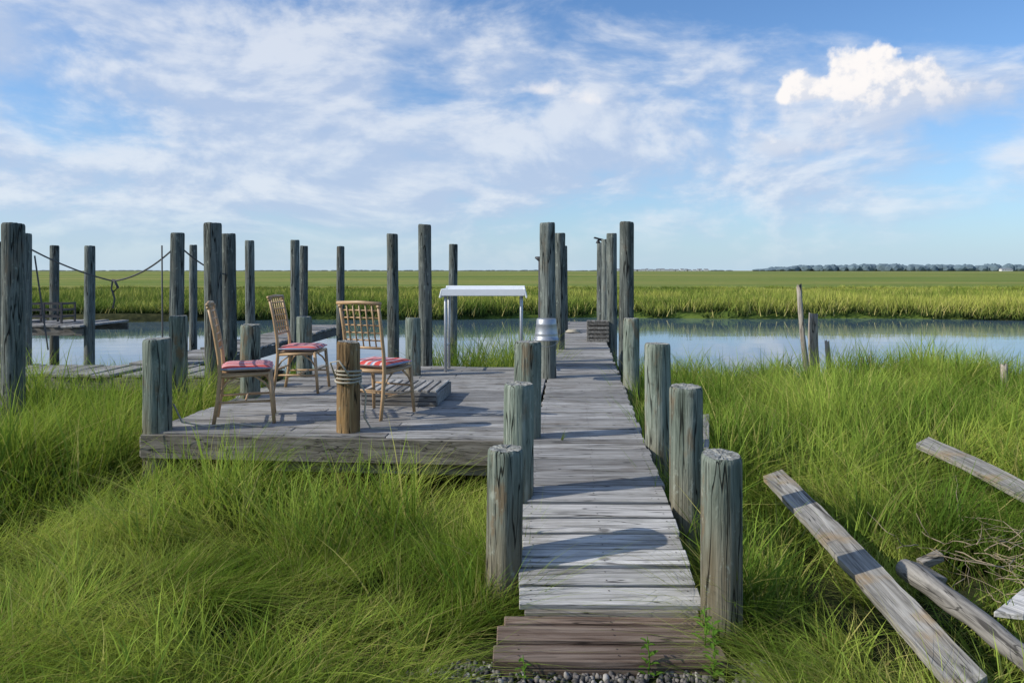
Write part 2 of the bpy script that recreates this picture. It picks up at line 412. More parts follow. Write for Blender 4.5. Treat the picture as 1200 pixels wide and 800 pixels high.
# fish cleaning table
mb=MB()
W=1.13; 
mb.box((0,0,1.10),(W,.56,.035)); mb.box((0,-.29,1.085),(W,.018,.095)); mb.box((0,.29,1.125),(W,.02,.08))
for s_ in(-1,1): mb.box((s_*(W/2+.008),0,1.07),(.022,.60,.125),Euler((0,s_*-.25,0)).to_matrix())
for s_ in(-1,1):
    for y_ in(-.22,.22): mb.tube([(s_*(W/2-.05),y_,0),(s_*(W/2-.05),y_,1.08)],.022,10,1)
    mb.tube([(s_*(W/2-.05),-.22,.35),(s_*(W/2-.05),.22,.35)],.015,8,1)
mb.make('fish_cleaning_table',[M_white,M_metal],loc=(-.385,10.28,0),rotz=-.02,bevel=.006)

# slatted step box by the chair
mb=MB()
w,d,h=.80,.74,.155
for k in range(9): mb.box((-w/2+.05+k*(w-.1)/8,0,h-.011),(.062,d,.022),Euler((0,0,random.uniform(-.008,.008))).to_matrix(),0)
mb.box((0,-d/2-.012,h/2-.006),(w,.022,h-.02),None,1); mb.box((0,d/2+.012,h/2-.006),(w,.022,h-.02),None,1)
for k in(-1,1): mb.box((k*(w/2-.012),0,h/2-.013),(.022,d-.002,h-.03),None,1)
mb.box((0,-d/2-.026,.10),(w-.02,.006,.012),None,2); mb.box((0,-d/2-.026,.05),(w-.02,.006,.012),None,2)
M_box=plank_mat('pale_slats',(.26,.25,.23),(.50,.48,.45),axis=1)
mb.make('slatted_deck_box',[M_box,M_deck,M_dark],loc=(-1.12,7.95,0),rotz=-.10,bevel=.003)

# ---------------------------------------------------------------- chairs
m,t,b=material('striped_cushion_fabric')
tc=t.node('ShaderNodeTexCoord').outputs['Object']
x_,y_,z_=t.sep(tc)
fr=t.m('FRACT',t.m('ADD',t.m('MULTIPLY',y_,6.0),.1))
c=t.ramp(fr,[(0,(.68,.55,.54)),(.16,(.62,.07,.06)),(.52,(.68,.60,.60)),(.66,(.20,.32,.50)),(.76,(.62,.11,.09))],'CONSTANT')
side=t.sm(t.sep(t.node('ShaderNodeNewGeometry').outputs['Normal'])[2],.40,.15)
c=t.mix(t.m('MULTIPLY',side,.7),c,(.45,.52,.62))
t.inp(b.inputs['Base Color'],c); b.inputs['Roughness'].default_value=.9
t.inp(b.inputs['Normal'],t.bump(t.noise(tc,160,2,.5),.3,.002))
M_cush=m
def chair(loc,rotz):
    mb=MB()
    hw=.215
    for s_ in(-1,1):
        mb.tube([(-.27,s_*hw*1.0,0),(-.235,s_*hw,.22),(-.215,s_*hw,.44),(-.225,s_*hw,.60),(-.265,s_*hw,.85),(-.315,s_*hw*1.02,1.08)],[.017,.018,.019,.018,.017,.016],10)
        mb.tube([(.245,s_*(hw+.025),0),(.225,s_*(hw+.015),.22),(.205,s_*(hw+.01),.455)],[.016,.018,.019],10)
        mb.tube([(-.235,s_*hw,.20),(.225,s_*(hw+.013),.20)],.011,8)
        mb.tube([(-.217,s_*hw,.43),(.207,s_*(hw+.01),.445)],.016,8)
        mb.tube([(.225,s_*(hw+.013),.27),(.17,s_*hw,.36),(.08,s_*hw,.425)],.009,8)
        mb.tube([(-.228,s_*hw,.27),(-.17,s_*hw,.36),(-.08,s_*hw,.42)],.009,8)
        mb.tube([(-.305,s_*hw*1.02,1.04),(-.311,s_*hw*1.02,1.06)],.022,10)
    mb.tube([(-.318,-hw*1.15,1.075),(-.325,0,1.085),(-.318,hw*1.15,1.075)],.017,10)
    mb.tube([(-.24,-hw,.66),(-.24,hw,.66)],.013,8)
    mb.tube([(-.217,-hw,.44),(-.217,hw,.44)],.015,8); mb.tube([(.207,-hw-.01,.45),(.207,hw+.01,.45)],.016,8)
    mb.tube([(.228,-hw-.013,.26),(.228,hw+.013,.26)],.010,8); mb.tube([(-.23,-hw,.26),(-.23,hw,.26)],.010,8)
    mb.tube([(0,-hw,.20),(0,hw,.20)],.010,8)
    def bx(z): return -.225-(z-.6)*.19 
    for k in range(1,6):
        y=-hw+2*hw*k/6
        mb.tube([(bx(.66),y,.66),(bx(.87)-.004,y,.87),(bx(1.075),y,1.075)],.0075,6)
    for k in range(1,6):
        z=.66+.42*k/6
        mb.tube([(bx(z)+.009,-hw,z),(bx(z)+.009,hw,z)],.0075,6)
    mb.box((-.005,0,.452),(.40,.41,.014),None,0)
    n=16; vs=[];fs=[]
    for sgn in(1,-1):
        for i in range(n+1):
            for j in range(n+1):
                u=2*i/n-1;v=2*j/n-1
                k=(1-abs(u)**5)*(1-abs(v)**5)
                th=.034*max(0,k)**.5+.004*math.cos(u*4)*math.cos(v*4)*k
                ru=u*(1-.04*abs(v)**3); rv=v*(1-.04*abs(u)**3)
                vs.append((ru*.225+.005,rv*.235,.497+sgn*th))
    m_=(n+1)**2
    for i in range(n):
        for j in range(n):
            a=i*(n+1)+j; fs.append((a,a+n+1,a+n+2,a+1)); fs.append((m_+a,m_+a+1,m_+a+n+2,m_+a+n+1))
    mb.add(vs,fs,1,True)
    ring=[(.225*x+.005,.235*y,.497) for x,y in [(-.96,-.96),(0,-1),(.96,-.96),(1,0),(.96,.96),(0,1),(-.96,.96),(-1,0),(-.96,-.96)]]
    mb.tube(ring,.006,6,1)
    mb.make('rattan_chair',[M_rattan,M_cush],loc=loc,rotz=rotz)
chair((-2.46,6.86,0.002),.30)
chair((-2.42,8.55,0.002),-.02)
chair((-1.28,7.12,0.002),1.12)

# ---------------------------------------------------------------- ropes
def sag(a,b_,s,n=24):
    a=Vector(a);b_=Vector(b_); return [a.lerp(b_,i/n)-Vector((0,0,4*s*(i/n)*(1-i/n))) for i in range(n+1)]
mb=MB(); mb.tube(sag((-7.2,11.0,1.72),(-6.1,11.3,1.22),.05),.013,6); mb.tube(sag((-6.1,11.3,1.22),(-5.02,11.0,1.72),.10),.013,6)
mb.tube([(-6.1,11.3,1.25),(-6.12,11.3,1.1),(-6.07,11.3,.95),(-6.1,11.3,.8)],.014,6); mb.tube([(-6.08,11.3,1.24),(-6.02,11.3,1.12),(-6.1,11.3,1.05)],.02,6)
mb.make('mooring_rope',[M_ropeD])
mb=MB(); mb.tube(sag((-4.95,11.0,1.75),(-4.57,12.0,1.3),.08),.012,6); mb.make('mooring_rope',[M_ropeD])
mb=MB(); mb.tube([(-5.14,10.9,-1.2),(-5.16,10.9,1.75)],.011,8); mb.make('thin_pole',[M_ropeD])
mb=MB(); mb.tube(sag((-7.1,11.0,1.6),(-6.9,11.0,.2),.0),.012,6); mb.make('mooring_rope',[M_ropeD])
mb=MB(); 
mb.tube([((.108+.004*math.sin(a*3))*math.cos(a),(.108)*math.sin(a),.42+a*.0042+.012*math.sin(a*.9)) for a in np.linspace(0,6.28*4.3,150)],.009,7)
mb.tube([(.10,-.05,.44),(.16,-.03,.33),(.14,.0,.12),(.19,.03,.02),(.30,.06,.012),(.42,.02,.012)],.008,7)
mb.tube([(-.09,-.07,.47),(-.13,-.09,.60),(-.05,-.12,.62),(.03,-.115,.50)],.008,7)
mb.make('piling_rope',[M_rope],loc=(-1.41,6.36,0))
mb=MB(); mb.tube([(-3.0,6.55,.20),(-2.9,6.5,.05),(-2.7,6.5,.012),(-2.5,6.62,.012),(-2.2,6.5,.012)],.008,6); mb.make('deck_rope',[M_rope])

mb=MB()
for z in(0,.13,.26,.38):
    for s_ in(-1,1): mb.prism((-.35,s_*.22,z+.35),(.35,s_*.22,z+.35),.02,.03); mb.prism((s_*.35,-.22,z+.35),(s_*.35,.22,z+.35),.02,.03)
for a in(-1,0,1):
    for s_ in(-1,1): mb.box((a*.34,s_*.22,.54),(.03,.03,.42))
mb.make('crab_trap',[M_dark],loc=(-9.1,14.6,0))

# ---------------------------------------------------------------- driftwood boards on the right
def board(name,p0,p1,w,h,mat,roll=0,n=10,warp=.02,rag=.12):
    mb=MB(); p0=Vector(p0);p1=Vector(p1); L=(p1-p0).length; vs=[];fs=[]; s=random.uniform(0,50)
    for i in range(n+1):
        y=L*i/n; dz=warp*math.sin(i/n*3.1)+.008*noise.noise(Vector((y*2,s,0))); r=roll+.05*noise.noise(Vector((y,s,3)))
        for a,c in((-1,-1),(1,-1),(1,1),(-1,1)):
            ww=w*(1+rag*noise.noise(Vector((y*6,s+a*9,1)))+rag*.4*noise.noise(Vector((y*25,s+a*5,2))))
            X=a*ww/2;Z=c*h/2; yy=y+ (.04*a if i in(0,n) else 0)
            vs.append((X*math.cos(r)-Z*math.sin(r),yy,X*math.sin(r)+Z*math.cos(r)+dz))
    for i in range(n):
        for k in range(4): fs.append((i*4+k,i*4+(k+1)%4,i*4+4+(k+1)%4,i*4+4+k))
    fs+= [(3,2,1,0),tuple(n*4+k for k in range(4))]
    mb.add(vs,fs,0,False); ob=mb.make(name,[mat],loc=p0,bevel=.004)
    d=(p1-p0).normalized(); ob.rotation_euler=Vector((0,1,0)).rotation_difference(d).to_euler(); return ob
board('driftwood_board',(1.87,3.0,-.32),(1.92,5.45,-.13),.165,.045,M_debris,roll=.15,n=60,rag=.09)
board('driftwood_board',(3.72,4.6,-.28),(3.47,6.25,-.07),.18,.045,M_debris,roll=.12,n=40,rag=.09)
board('driftwood_board',(1.5,5.9,-.06),(1.85,7.2,-.04),.14,.04,M_plankY)
board('driftwood_board',(2.42,3.60,-.30),(3.0,4.0,-.27),.10,.03,M_ramp)
mb=MB(); pts=[];rs=[]
for i in range(26):
    k=i/25; pts.append((2.2+.03*math.sin(k*4),2.9+k*1.2,-.31+.04*k+.015*noise.noise(Vector((k*4,0,0))))); rs.append(.054+.014*noise.noise(Vector((k*5,3,0))))
mb.tube(pts,rs,14); mb.make('driftwood_log',[M_plankY])
mb=MB(); mb.box((2.25,4.02,-.27),(.12,.16,.06),Euler((.2,.3,.5)).to_matrix()); mb.box((2.33,4.12,-.23),(.14,.05,.05),Euler((.1,-.3,.2)).to_matrix()); mb.make('broken_timber_scrap',[M_frame],bevel=.004)
m_br=simple('dead_twigs',(.30,.24,.16),.8,scale=30)
mb=MB(); random.seed(21)
for k in range(60):
    c=Vector((2.88+random.gauss(0,.26),4.25+random.gauss(0,.28),-.36+random.random()*.14))
    a=random.uniform(0,6.28); el=random.uniform(-.05,.5); L=random.uniform(.12,.42)
    p=[c]; d=Vector((math.cos(a)*math.cos(el),math.sin(a)*math.cos(el),math.sin(el)))
    for i in range(5):
        d=(d+Vector((random.gauss(0,.28),random.gauss(0,.28),random.gauss(0,.16)-.04))).normalized(); p.append(p[-1]+d*L/5)
    r0=random.uniform(.002,.005); mb.tube(p,[r0*(1-.14*i) for i in range(6)],5)
    if random.random()<.6:
        q=p[3]; e=(d+Vector((random.gauss(0,.5),random.gauss(0,.5),.3))).normalized(); mb.tube([q,q+e*.08,q+e*.14+Vector((0,0,.02))],[r0*.6,r0*.5,r0*.3],5)
mb.make('dead_brush',[m_br])
def stake(x,y,top,r,lean=(0,0),jag=.1,mat=M_plankY):
    mb=MB(); n=12; hs=np.linspace(-1.5,top,14); vs=[];fs=[]; s=random.uniform(0,99)
    for i,z in enumerate(hs):
        for j in range(n):
            a=2*math.pi*j/n; rr=r*(1-.25*(z+1.5)/(top+1.5))*(1+.25*noise.noise(Vector((math.cos(a)*2,math.sin(a)*2,z*2+s))))
            zz=z+(jag*noise.noise(Vector((math.cos(a)*2,math.sin(a)*2,s)))*2 if i==13 else 0)
            w=.04*noise.noise(Vector((z*1.5,s,0)))
            vs.append((rr*math.cos(a)+lean[0]*(z+1)+w,rr*math.sin(a)+lean[1]*(z+1),zz))
    for i in range(13):
        for j in range(n): fs.append((i*n+j,i*n+(j+1)%n,(i+1)*n+(j+1)%n,(i+1)*n+j))
    fs.append(tuple(13*n+j for j in range(n))); mb.add(vs,fs,0,True)
    mb.make('broken_stake',[mat],loc=(x,y,0))
M_stake=piling_mat('bleached_stake',[(.16,.14,.12),(.36,.32,.27),(.52,.48,.42)],warmamt=.25)
stake(5.14,12.8,1.10,.055,(-.085,0),.15,M_stake); stake(5.26,12.9,.62,.095,(0,0),.03,M_stake)
stake(5.6,13.0,.13,.05,(-.05,0),.08,M_stake); stake(6.0,12.7,-.1,.05,(0,0),.03,M_stake); stake(7.25,10.9,.0,.065,(0,0),.02,M_stake)

# ---------------------------------------------------------------- grass
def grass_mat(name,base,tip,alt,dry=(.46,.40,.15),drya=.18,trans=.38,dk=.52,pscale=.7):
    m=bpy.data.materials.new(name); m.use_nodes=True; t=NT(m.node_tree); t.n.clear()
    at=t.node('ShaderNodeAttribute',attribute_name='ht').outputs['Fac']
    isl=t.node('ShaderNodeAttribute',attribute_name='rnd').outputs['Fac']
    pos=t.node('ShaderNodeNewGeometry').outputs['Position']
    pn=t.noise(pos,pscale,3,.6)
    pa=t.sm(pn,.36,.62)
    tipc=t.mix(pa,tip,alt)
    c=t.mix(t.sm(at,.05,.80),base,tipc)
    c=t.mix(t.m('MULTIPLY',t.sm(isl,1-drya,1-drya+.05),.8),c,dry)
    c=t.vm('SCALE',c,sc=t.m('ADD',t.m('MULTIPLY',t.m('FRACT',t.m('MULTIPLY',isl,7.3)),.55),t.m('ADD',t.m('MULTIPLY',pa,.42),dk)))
    d=t.node('ShaderNodeBsdfDiffuse'); t.inp(d.inputs[0],c)
    o=t.node('ShaderNodeOutputMaterial')
    if trans>0:
        tr=t.node('ShaderNodeBsdfTranslucent'); t.inp(tr.inputs[0],t.mix(.35,c,(.36,.43,.03)))
        m1=t.node('ShaderNodeMixShader'); m1.inputs[0].default_value=trans; t.l.new(d.outputs[0],m1.inputs[1]); t.l.new(tr.outputs[0],m1.inputs[2])
        t.l.new(m1.outputs[0],o.inputs[0])
    else: t.l.new(d.outputs[0],o.inputs[0])
    return m
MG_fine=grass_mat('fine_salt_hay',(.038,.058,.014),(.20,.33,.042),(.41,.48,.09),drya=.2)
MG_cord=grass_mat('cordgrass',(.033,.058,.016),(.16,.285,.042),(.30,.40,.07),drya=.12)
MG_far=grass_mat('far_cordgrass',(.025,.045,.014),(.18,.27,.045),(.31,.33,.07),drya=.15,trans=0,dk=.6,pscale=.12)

def tuft(name,mat,nb,rad,h,w,bend,bias,segs=4,rs=0):
    R=random.Random(rs); vs=[];fs=[];ht=[];rn=[]
    for k in range(nb):
        a=R.uniform(0,6.28); q=rad*math.sqrt(R.random()); bx,by=q*math.cos(a),q*math.sin(a)
        H=h*R.uniform(.45,1.10); la=R.uniform(0,6.28); bd=bend*R.uniform(.3,1.3)
        lx=math.cos(la)*bd+bias; ly=math.sin(la)*bd
        lx0=R.gauss(0,.14)+bias*.3; ly0=R.gauss(0,.14)
        fa=R.uniform(0,3.14); wx,wy=math.cos(fa),math.sin(fa); ww=w*R.uniform(.6,1.3); c=R.random()
        o=len(vs)
        for i in range(segs+1):
            t_=i/segs; hx=(lx0*t_+lx*t_*t_)*H; hy=(ly0*t_+ly*t_*t_)*H
            ln=math.hypot(lx,ly); z=H*(t_-min(.75,.33*ln*ln)*t_*t_)
            px,py=bx+hx,by+hy; k_=ww*(1-t_**1.6)*.5
            if i<segs:
                vs.append((px-wx*k_,py-wy*k_,z)); vs.append((px+wx*k_,py+wy*k_,z)); ht+=[t_,t_]; rn+=[c,c]
            else: vs.append((px,py,z)); ht.append(1.); rn.append(c)
        for i in range(segs-1): fs.append((o+2*i,o+2*i+1,o+2*i+3,o+2*i+2))
        i=segs-1; fs.append((o+2*i,o+2*i+1,o+2*i+2))
    me=bpy.data.meshes.new(name); me.from_pydata(vs,[],fs); me.materials.append(mat)
    me.polygons.foreach_set('use_smooth',[True]*len(fs))
    a=me.attributes.new('ht','FLOAT','POINT'); a.data.foreach_set('value',ht)
    a=me.attributes.new('rnd','FLOAT','POINT'); a.data.foreach_set('value',rn)
    return bpy.data.objects.new(name,me)
def scatter(name,obs,pts,rots,scl,realize=True):
    c=bpy.data.collections.new(name+'_parts')
    for o in obs: c.objects.link(o)
    me=bpy.data.meshes.new(name); me.from_pydata(pts,[],[])
    a=me.attributes.new('rot','FLOAT_VECTOR','POINT'); a.data.foreach_set('vector',np.array(rots,dtype=np.float32).ravel())
    a=me.attributes.new('scl','FLOAT_VECTOR','POINT'); a.data.foreach_set('vector',np.array(scl,dtype=np.float32).ravel())
    a=me.attributes.new('idx','INT','POINT'); a.data.foreach_set('value',[random.randrange(len(obs)) for _ in pts])
    ob=bpy.data.objects.new(name,me); COL.objects.link(ob)
    ng=bpy.data.node_groups.new(name+'_gn','GeometryNodeTree')
    ng.interface.new_socket('Geometry',in_out='INPUT',socket_type='NodeSocketGeometry'); ng.interface.new_socket('Geometry',in_out='OUTPUT',socket_type='NodeSocketGeometry')
    gi=ng.nodes.new('NodeGroupInput'); go=ng.nodes.new('NodeGroupOutput')
    ci=ng.nodes.new('GeometryNodeCollectionInfo'); ci.inputs['Collection'].default_value=c; ci.inputs['Separate Children'].default_value=True; ci.inputs['Reset Children'].default_value=True
    ip=ng.nodes.new('GeometryNodeInstanceOnPoints'); ip.inputs['Pick Instance'].default_value=True
    def na(n,ty):
        x=ng.nodes.new('GeometryNodeInputNamedAttribute'); x.data_type=ty; x.inputs['Name'].default_value=n
        return x.outputs['Attribute']
    e=ng.nodes.new('FunctionNodeEulerToRotation'); L=ng.links
    L.new(na('rot','FLOAT_VECTOR'),e.inputs[0]); L.new(e.outputs[0],ip.inputs['Rotation']); L.new(na('scl','FLOAT_VECTOR'),ip.inputs['Scale']); L.new(na('idx','INT'),ip.inputs['Instance Index'])
    L.new(gi.outputs[0],ip.inputs['Points']); L.new(ci.outputs[0],ip.inputs['Instance'])
    if realize:
        rz=ng.nodes.new('GeometryNodeRealizeInstances'); L.new(ip.outputs[0],rz.inputs[0]); L.new(rz.outputs[0],go.inputs[0])
    else: L.new(ip.outputs[0],go.inputs[0])
    md=ob.modifiers.new('scatter','NODES'); md.node_group=ng
    return ob

def blocked(x,y,pad=.05):
    if 3.3<y<20.2 and lerp_tab(LX,max(y,3.5))-pad-(.15 if y<3.9 else 0)<x<lerp_tab(RX,max(y,3.5))+pad: return True
    p=Vector((x,y,0))-O; a=-(p.dot(ax)); c=p.dot(ay)
    if -pad<a<3.36+pad and -pad<c<4.6+pad: return True
    if y<=3.75 and -.30+.06*fn(x,y,5)<x<1.20: return True
    if -9.3<x<-3.2 and 9.75<y<11.35: return True
    if -5.9<x<-4.1 and 11<y: return True
    for bx,b0,b1,w in((1.90,3.0,5.5,.09),(2.2,2.9,4.1,.06),(3.58,4.6,6.3,.10)):
        if b0<y<b1 and abs(x-bx)<w: return True
    return False
def hgt(x,y):
    n=fn(x,y,.55,5); n2=fn(x,y,1.6,9)
    if x<.6:
        tall=sstep(-2.6,-3.6,x)*sstep(4.2,6.2,y)
        h=.35+.34*tall+.24*n+.17*n2
        if y>9.3 and x<-3: h=.42+.1*n
        cord=.15+.6*tall
        if y>10.5 and x>-3.2: h=.80*sstep(-2.3,-.8,x)+.1+.2*n2; cord=1
        if 4.7<y<5.9 and -2.4<x<-.7 and n2>.0: h+=.20; cord=.75
        if 4.9<y<5.95 and (x>-.7 or x<-2.4): h=min(h,.42)
    else:
        tall=sstep(4.2,6.0,y)
        h=.42+.20*tall+.24*n+.17*n2; cord=.45+.35*tall
        if x<1.45 and y<3.9: h*=.6
        if 1.4<x<2.4 and y<5.6: h*=.68
        if 3.2<x<4.0 and y<6.6: h*=.78
        if 2.35<x<3.2 and 3.8<y<4.9: h*=.6
        if y>10: h=.50+.14*n+.1*n2
        if 5.6<x<7.4 and 11<y: h+=.16
    return max(.14,h),cord
random.seed(11)
fine=[tuft('fine_tuft',MG_fine,66,.12,1.0,.008,.55,.45,segs=4,rs=i) for i in range(6)]
fine_l=[tuft('fine_tuft_low',MG_fine,50,.15,1.0,.010,.55,.45,segs=3,rs=60+i) for i in range(4)]
cord=[tuft('cord_tuft',MG_cord,28,.13,1.0,.016,.32,.10,segs=4,rs=20+i) for i in range(6)]
farT=[tuft('far_tuft',MG_far,40,.45,1.0,.036,.22,.05,segs=2,rs=40+i) for i in range(5)]
pf=[];rf=[];sf=[];pc=[];rc=[];sc_=[];pl=[];rl=[];sl_=[]
def dens(y): return 58 if y<5 else (34 if y<8 else 22)
for y0 in np.arange(2.0,13.6,.5):
    wid=(.72*(y0+.5)+1.2); n=int(dens(y0)*2*wid*.5)
    for _ in range(n):
        x=random.uniform(-wid,wid); y=y0+random.random()*.5
        if y>near_shore(x)+.15 or blocked(x,y): continue
        h,cp=hgt(x,y); z=ground(x,y)-.02
        if random.random()<cp*.6:
            s=h*random.uniform(.85,1.45); pc.append((x,y,z)); rc.append((random.gauss(0,.09),random.gauss(0,.09),random.uniform(0,6.28))); q=1 if s>.5 else .8; q*=1.15 if y>8 else 1; sc_.append((q,q,s))
        else:
            ang=fn(x,y,.6,2)*7+.3; s=h*random.uniform(.8,1.25)
            w=.55+.5*s
            if y<5.2: A,B,C=pf,rf,sf
            else: A,B,C=pl,rl,sl_; w*=1.2
            A.append((x,y,z)); B.append((random.gauss(0,.08),random.gauss(0,.08),ang+random.gauss(0,.45))); C.append((w,w,s))
# clumps growing up against the near pilings and along the ramp edges
for cx,cy,k,hh in((-.22,4.12,6,.42),(-.05,4.35,4,.40),(1.30,3.92,5,.36),(1.15,4.15,4,.40),(1.14,4.4,3,.34),(1.28,4.74,6,.48),(-.10,4.7,4,.45),(-.02,5.1,3,.45),(1.32,5.95,5,.60),(1.2,5.3,5,.50),(-.02,5.5,4,.42),(1.25,6.9,6,.65),(1.4,7.8,6,.65)):
    for _ in range(k):
        x=cx+random.gauss(0,.05); y=cy+random.gauss(0,.08); s=hh*random.uniform(.8,1.25)
        pc.append((x,y,ground(x,y)-.02)); rc.append((random.gauss(0,.08),random.gauss(0,.08),random.uniform(0,6.28))); sc_.append((.7,.7,s))
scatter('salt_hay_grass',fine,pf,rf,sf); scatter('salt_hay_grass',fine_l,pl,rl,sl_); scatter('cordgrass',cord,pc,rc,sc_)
pts=[];rt=[];sl=[]
for _ in range(7500):
    u=random.random(); y=35.4+ (u**2.0)*32; x=random.uniform(-1,1)*(.73*y+3)
    d=y-far_shore(x)
    if d<-.1: continue
    z=ground(x,y)-.03; s=random.uniform(.75,1.1)*(.62+.22*min(1,d/2))*(1+.4*fn(x,y,.15))*(1-.60*sstep(42,62,y))
    pts.append((x,y,z)); rt.append((0,0,random.uniform(0,6.28))); sl.append((1.2,1.2,s))
scatter('far_marsh_grass',farT,pts,rt,sl)

m_w=grass_mat('weed_leaf',(.05,.10,.02),(.14,.30,.04),(.17,.34,.05),drya=.0,dk=.6)
def weed(x,y,z,h,nl,seed):
    R=random.Random(seed); mb=MB(); mb.tube([(0,0,0),(.01,0,h*.5),(.0,.01,h)],[.004,.003,.002],6)
    for k in range(nl):
        z_=h*(.15+.85*k/nl); a=k*2.4+R.random()*.5; L=R.uniform(.05,.085)*(1.15-.5*k/nl); d=Vector((math.cos(a),math.sin(a),.55)); d.normalize(); s=Vector((-math.sin(a),math.cos(a),0))
        b0=Vector((0,0,z_)); w=L*.18
        vs=[b0,b0+d*L*.4-s*w,b0+d*L*.4+s*w,b0+d*L*.4-Vector((0,0,.004)),b0+d*L*.8-s*w*.6-Vector((0,0,.008)),b0+d*L*.8+s*w*.6-Vector((0,0,.008)),b0+d*L-Vector((0,0,.018))]
        mb.add(vs,[(0,1,3),(0,3,2),(1,4,3),(3,5,2),(3,4,6),(3,6,5)],0,True)
    ob=mb.make('weed_sprout',[m_w],loc=(x,y,z))
    a=ob.data.attributes.new('ht','FLOAT','POINT'); a.data.foreach_set('value',[1.0]*len(ob.data.vertices))
weed(.625,3.41,-.53,.22,16,1); weed(.92,3.39,-.53,.30,22,2); weed(.93,3.575,-.45,.20,14,3); weed(.05,3.40,-.53,.14,8,4)
sp=tuft('grass_sprig',MG_cord,9,.012,.12,.006,.5,.0,segs=3,rs=77); sp.location=(.41,6.03,-.01); COL.objects.link(sp)

def pebble(i):
    bm=bmesh.new(); bmesh.ops.create_icosphere(bm,subdivisions=2,radius=1)
    for v in bm.verts: v.co=Vector((v.co.x,v.co.y*.8,v.co.z*.6))*(1+.35*noise.noise(v.co*1.3+Vector((i*7,0,0))))
    me=bpy.data.meshes.new('pebble'); bm.to_mesh(me); bm.free(); me.polygons.foreach_set('use_smooth',[True]*len(me.polygons)); me.materials.append(M_peb); return bpy.data.objects.new('pebble',me)
m,t,b=material('gravel_stone'); r=t.node('ShaderNodeObjectInfo').outputs['Random']
t.inp(b.inputs['Base Color'],t.ramp(r,[(0,(.04,.038,.036)),(.5,(.11,.10,.095)),(.8,(.20,.18,.16)),(1,(.40,.38,.35))])); b.inputs['Roughness'].default_value=.75; M_peb=m
pts=[];rt=[];sl=[]
for _ in range(3600):
    x=random.uniform(-.6,1.45);y=random.uniform(2.6,3.55); s=random.uniform(.007,.021)
    pts.append((x,y,ground(x,y)+.004+random.random()*.012)); rt.append((random.random()*6,random.random()*6,random.random()*6)); sl.append((s,s,s))
scatter('gravel',[pebble(i) for i in range(4)],pts,rt,sl,realize=False)

# ---------------------------------------------------------------- distant trees and houses
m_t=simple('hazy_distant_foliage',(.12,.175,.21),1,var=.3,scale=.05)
bm=bmesh.new(); random.seed(5)
def blob(x,y,z,rx,rz):
    r=bmesh.ops.create_icosphere(bm,subdivisions=2,radius=1)
    s=random.uniform(0,99)
    for v in r['verts']:
        k=1+.35*noise.noise(v.co*1.8+Vector((s,0,0))); v.co=Vector((x+v.co.x*rx*k,y+v.co.y*rx*k,z+v.co.z*rz*k))
for k in range(420):
    f=k/420; x=610+f*1400+random.uniform(-8,8); env=min(1,f*9+.3)*(0.9+.3*fn(x,0,.006))
    h=random.uniform(11,16)*env; blob(x,1800+random.uniform(-40,60),h*.5,random.uniform(9,15),h*.75)
for k in range(220):
    x=-2400+k*15+random.uniform(-10,10); h=random.uniform(2,6)*(.6+.5*abs(fn(x,0,.004))); blob(x,3000+random.uniform(-40,40),h*.4,random.uniform(9,20),h*.6)
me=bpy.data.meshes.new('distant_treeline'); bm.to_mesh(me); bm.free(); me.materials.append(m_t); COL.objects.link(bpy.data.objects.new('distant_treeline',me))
m_h=simple('pale_house_wall',(.62,.62,.62),.8,var=.05); m_r=simple('house_roof',(.25,.27,.30),.8,var=.1)
def house(mb,x,y,w,d,h,z=0):
    mb.box((x,y,z+h/2),(w,d,h),None,0)
    mb.add([(x-w/2-.4,y-d/2-.4,z+h),(x+w/2+.4,y-d/2-.4,z+h),(x+w/2+.4,y+d/2+.4,z+h),(x-w/2-.4,y+d/2+.4,z+h),(x-w/2,y,z+h*1.5),(x+w/2,y,z+h*1.5)],[(0,1,5,4),(2,3,4,5),(0,4,3),(1,2,5)],1)
for (x,y,w,h) in((1065,1600,17,4.5),(1088,1620,12,4)):
    mb=MB(); house(mb,x,y,w,9,h); 
    for q in(-.3,0,.3): mb.box((x+q*w,y-4.52,h*.55),(1.6,.06,1.4),None,1)
    mb.make('distant_house',[m_h,m_r])
mb=MB()
for k in range(26): house(mb,300+k*12+random.uniform(-4,4),2300,random.uniform(7,14),8,random.uniform(3,5.5))
mb.make('distant_town',[m_h,m_r])

# ---------------------------------------------------------------- sky, sun
S=Vector((-.97,-.24,0)).normalized(); EL=math.radians(33)
S=Vector((S.x*math.cos(EL),S.y*math.cos(EL),math.sin(EL)))
w=bpy.data.worlds.new('World'); scene.world=w; w.use_nodes=True; t=NT(w.node_tree); t.n.clear()
try: w.cycles.sampling_method='MANUAL'; w.cycles.sample_map_resolution=256
except Exception: pass
sky=t.node('ShaderNodeTexSky',sky_type='NISHITA'); sky.sun_disc=False; sky.sun_elevation=EL; sky.sun_rotation=math.atan2(S.x,S.y); sky.altitude=0; sky.air_density=1.0; sky.dust_density=.6; sky.ozone_density=2.0
d=t.vm('NORMALIZE',t.node('ShaderNodeTexCoord').outputs['Generated']); X,Y,Z=t.sep(d)
Zc=t.m('MAXIMUM',Z,0.0)
az=t.m('ARCTAN2',X,Y)
base=t.mix(1,sky.outputs[0],(.90,1.24,1.60,1),'MULTIPLY')
hz=t.m('POWER',t.m('SUBTRACT',1,Zc),9.0)
base=t.mix(t.m('MULTIPLY',hz,.85),base,(5.3,6.9,8.3,1))
ds=t.vm('MULTIPLY',d,(1.0,1.0,2.1))
warp=t.noise(ds,2.5,1,.5,out=1)
dw=t.vm('ADD',ds,t.vm('SCALE',t.vm('SUBTRACT',warp,(.5,.5,.5)),sc=.22))
c1=t.noise(dw,4.0,8,.57,.1)
c1b=t.noise(t.vm('ADD',dw,(-.016,0,.030)),4.0,6,.57,.1)
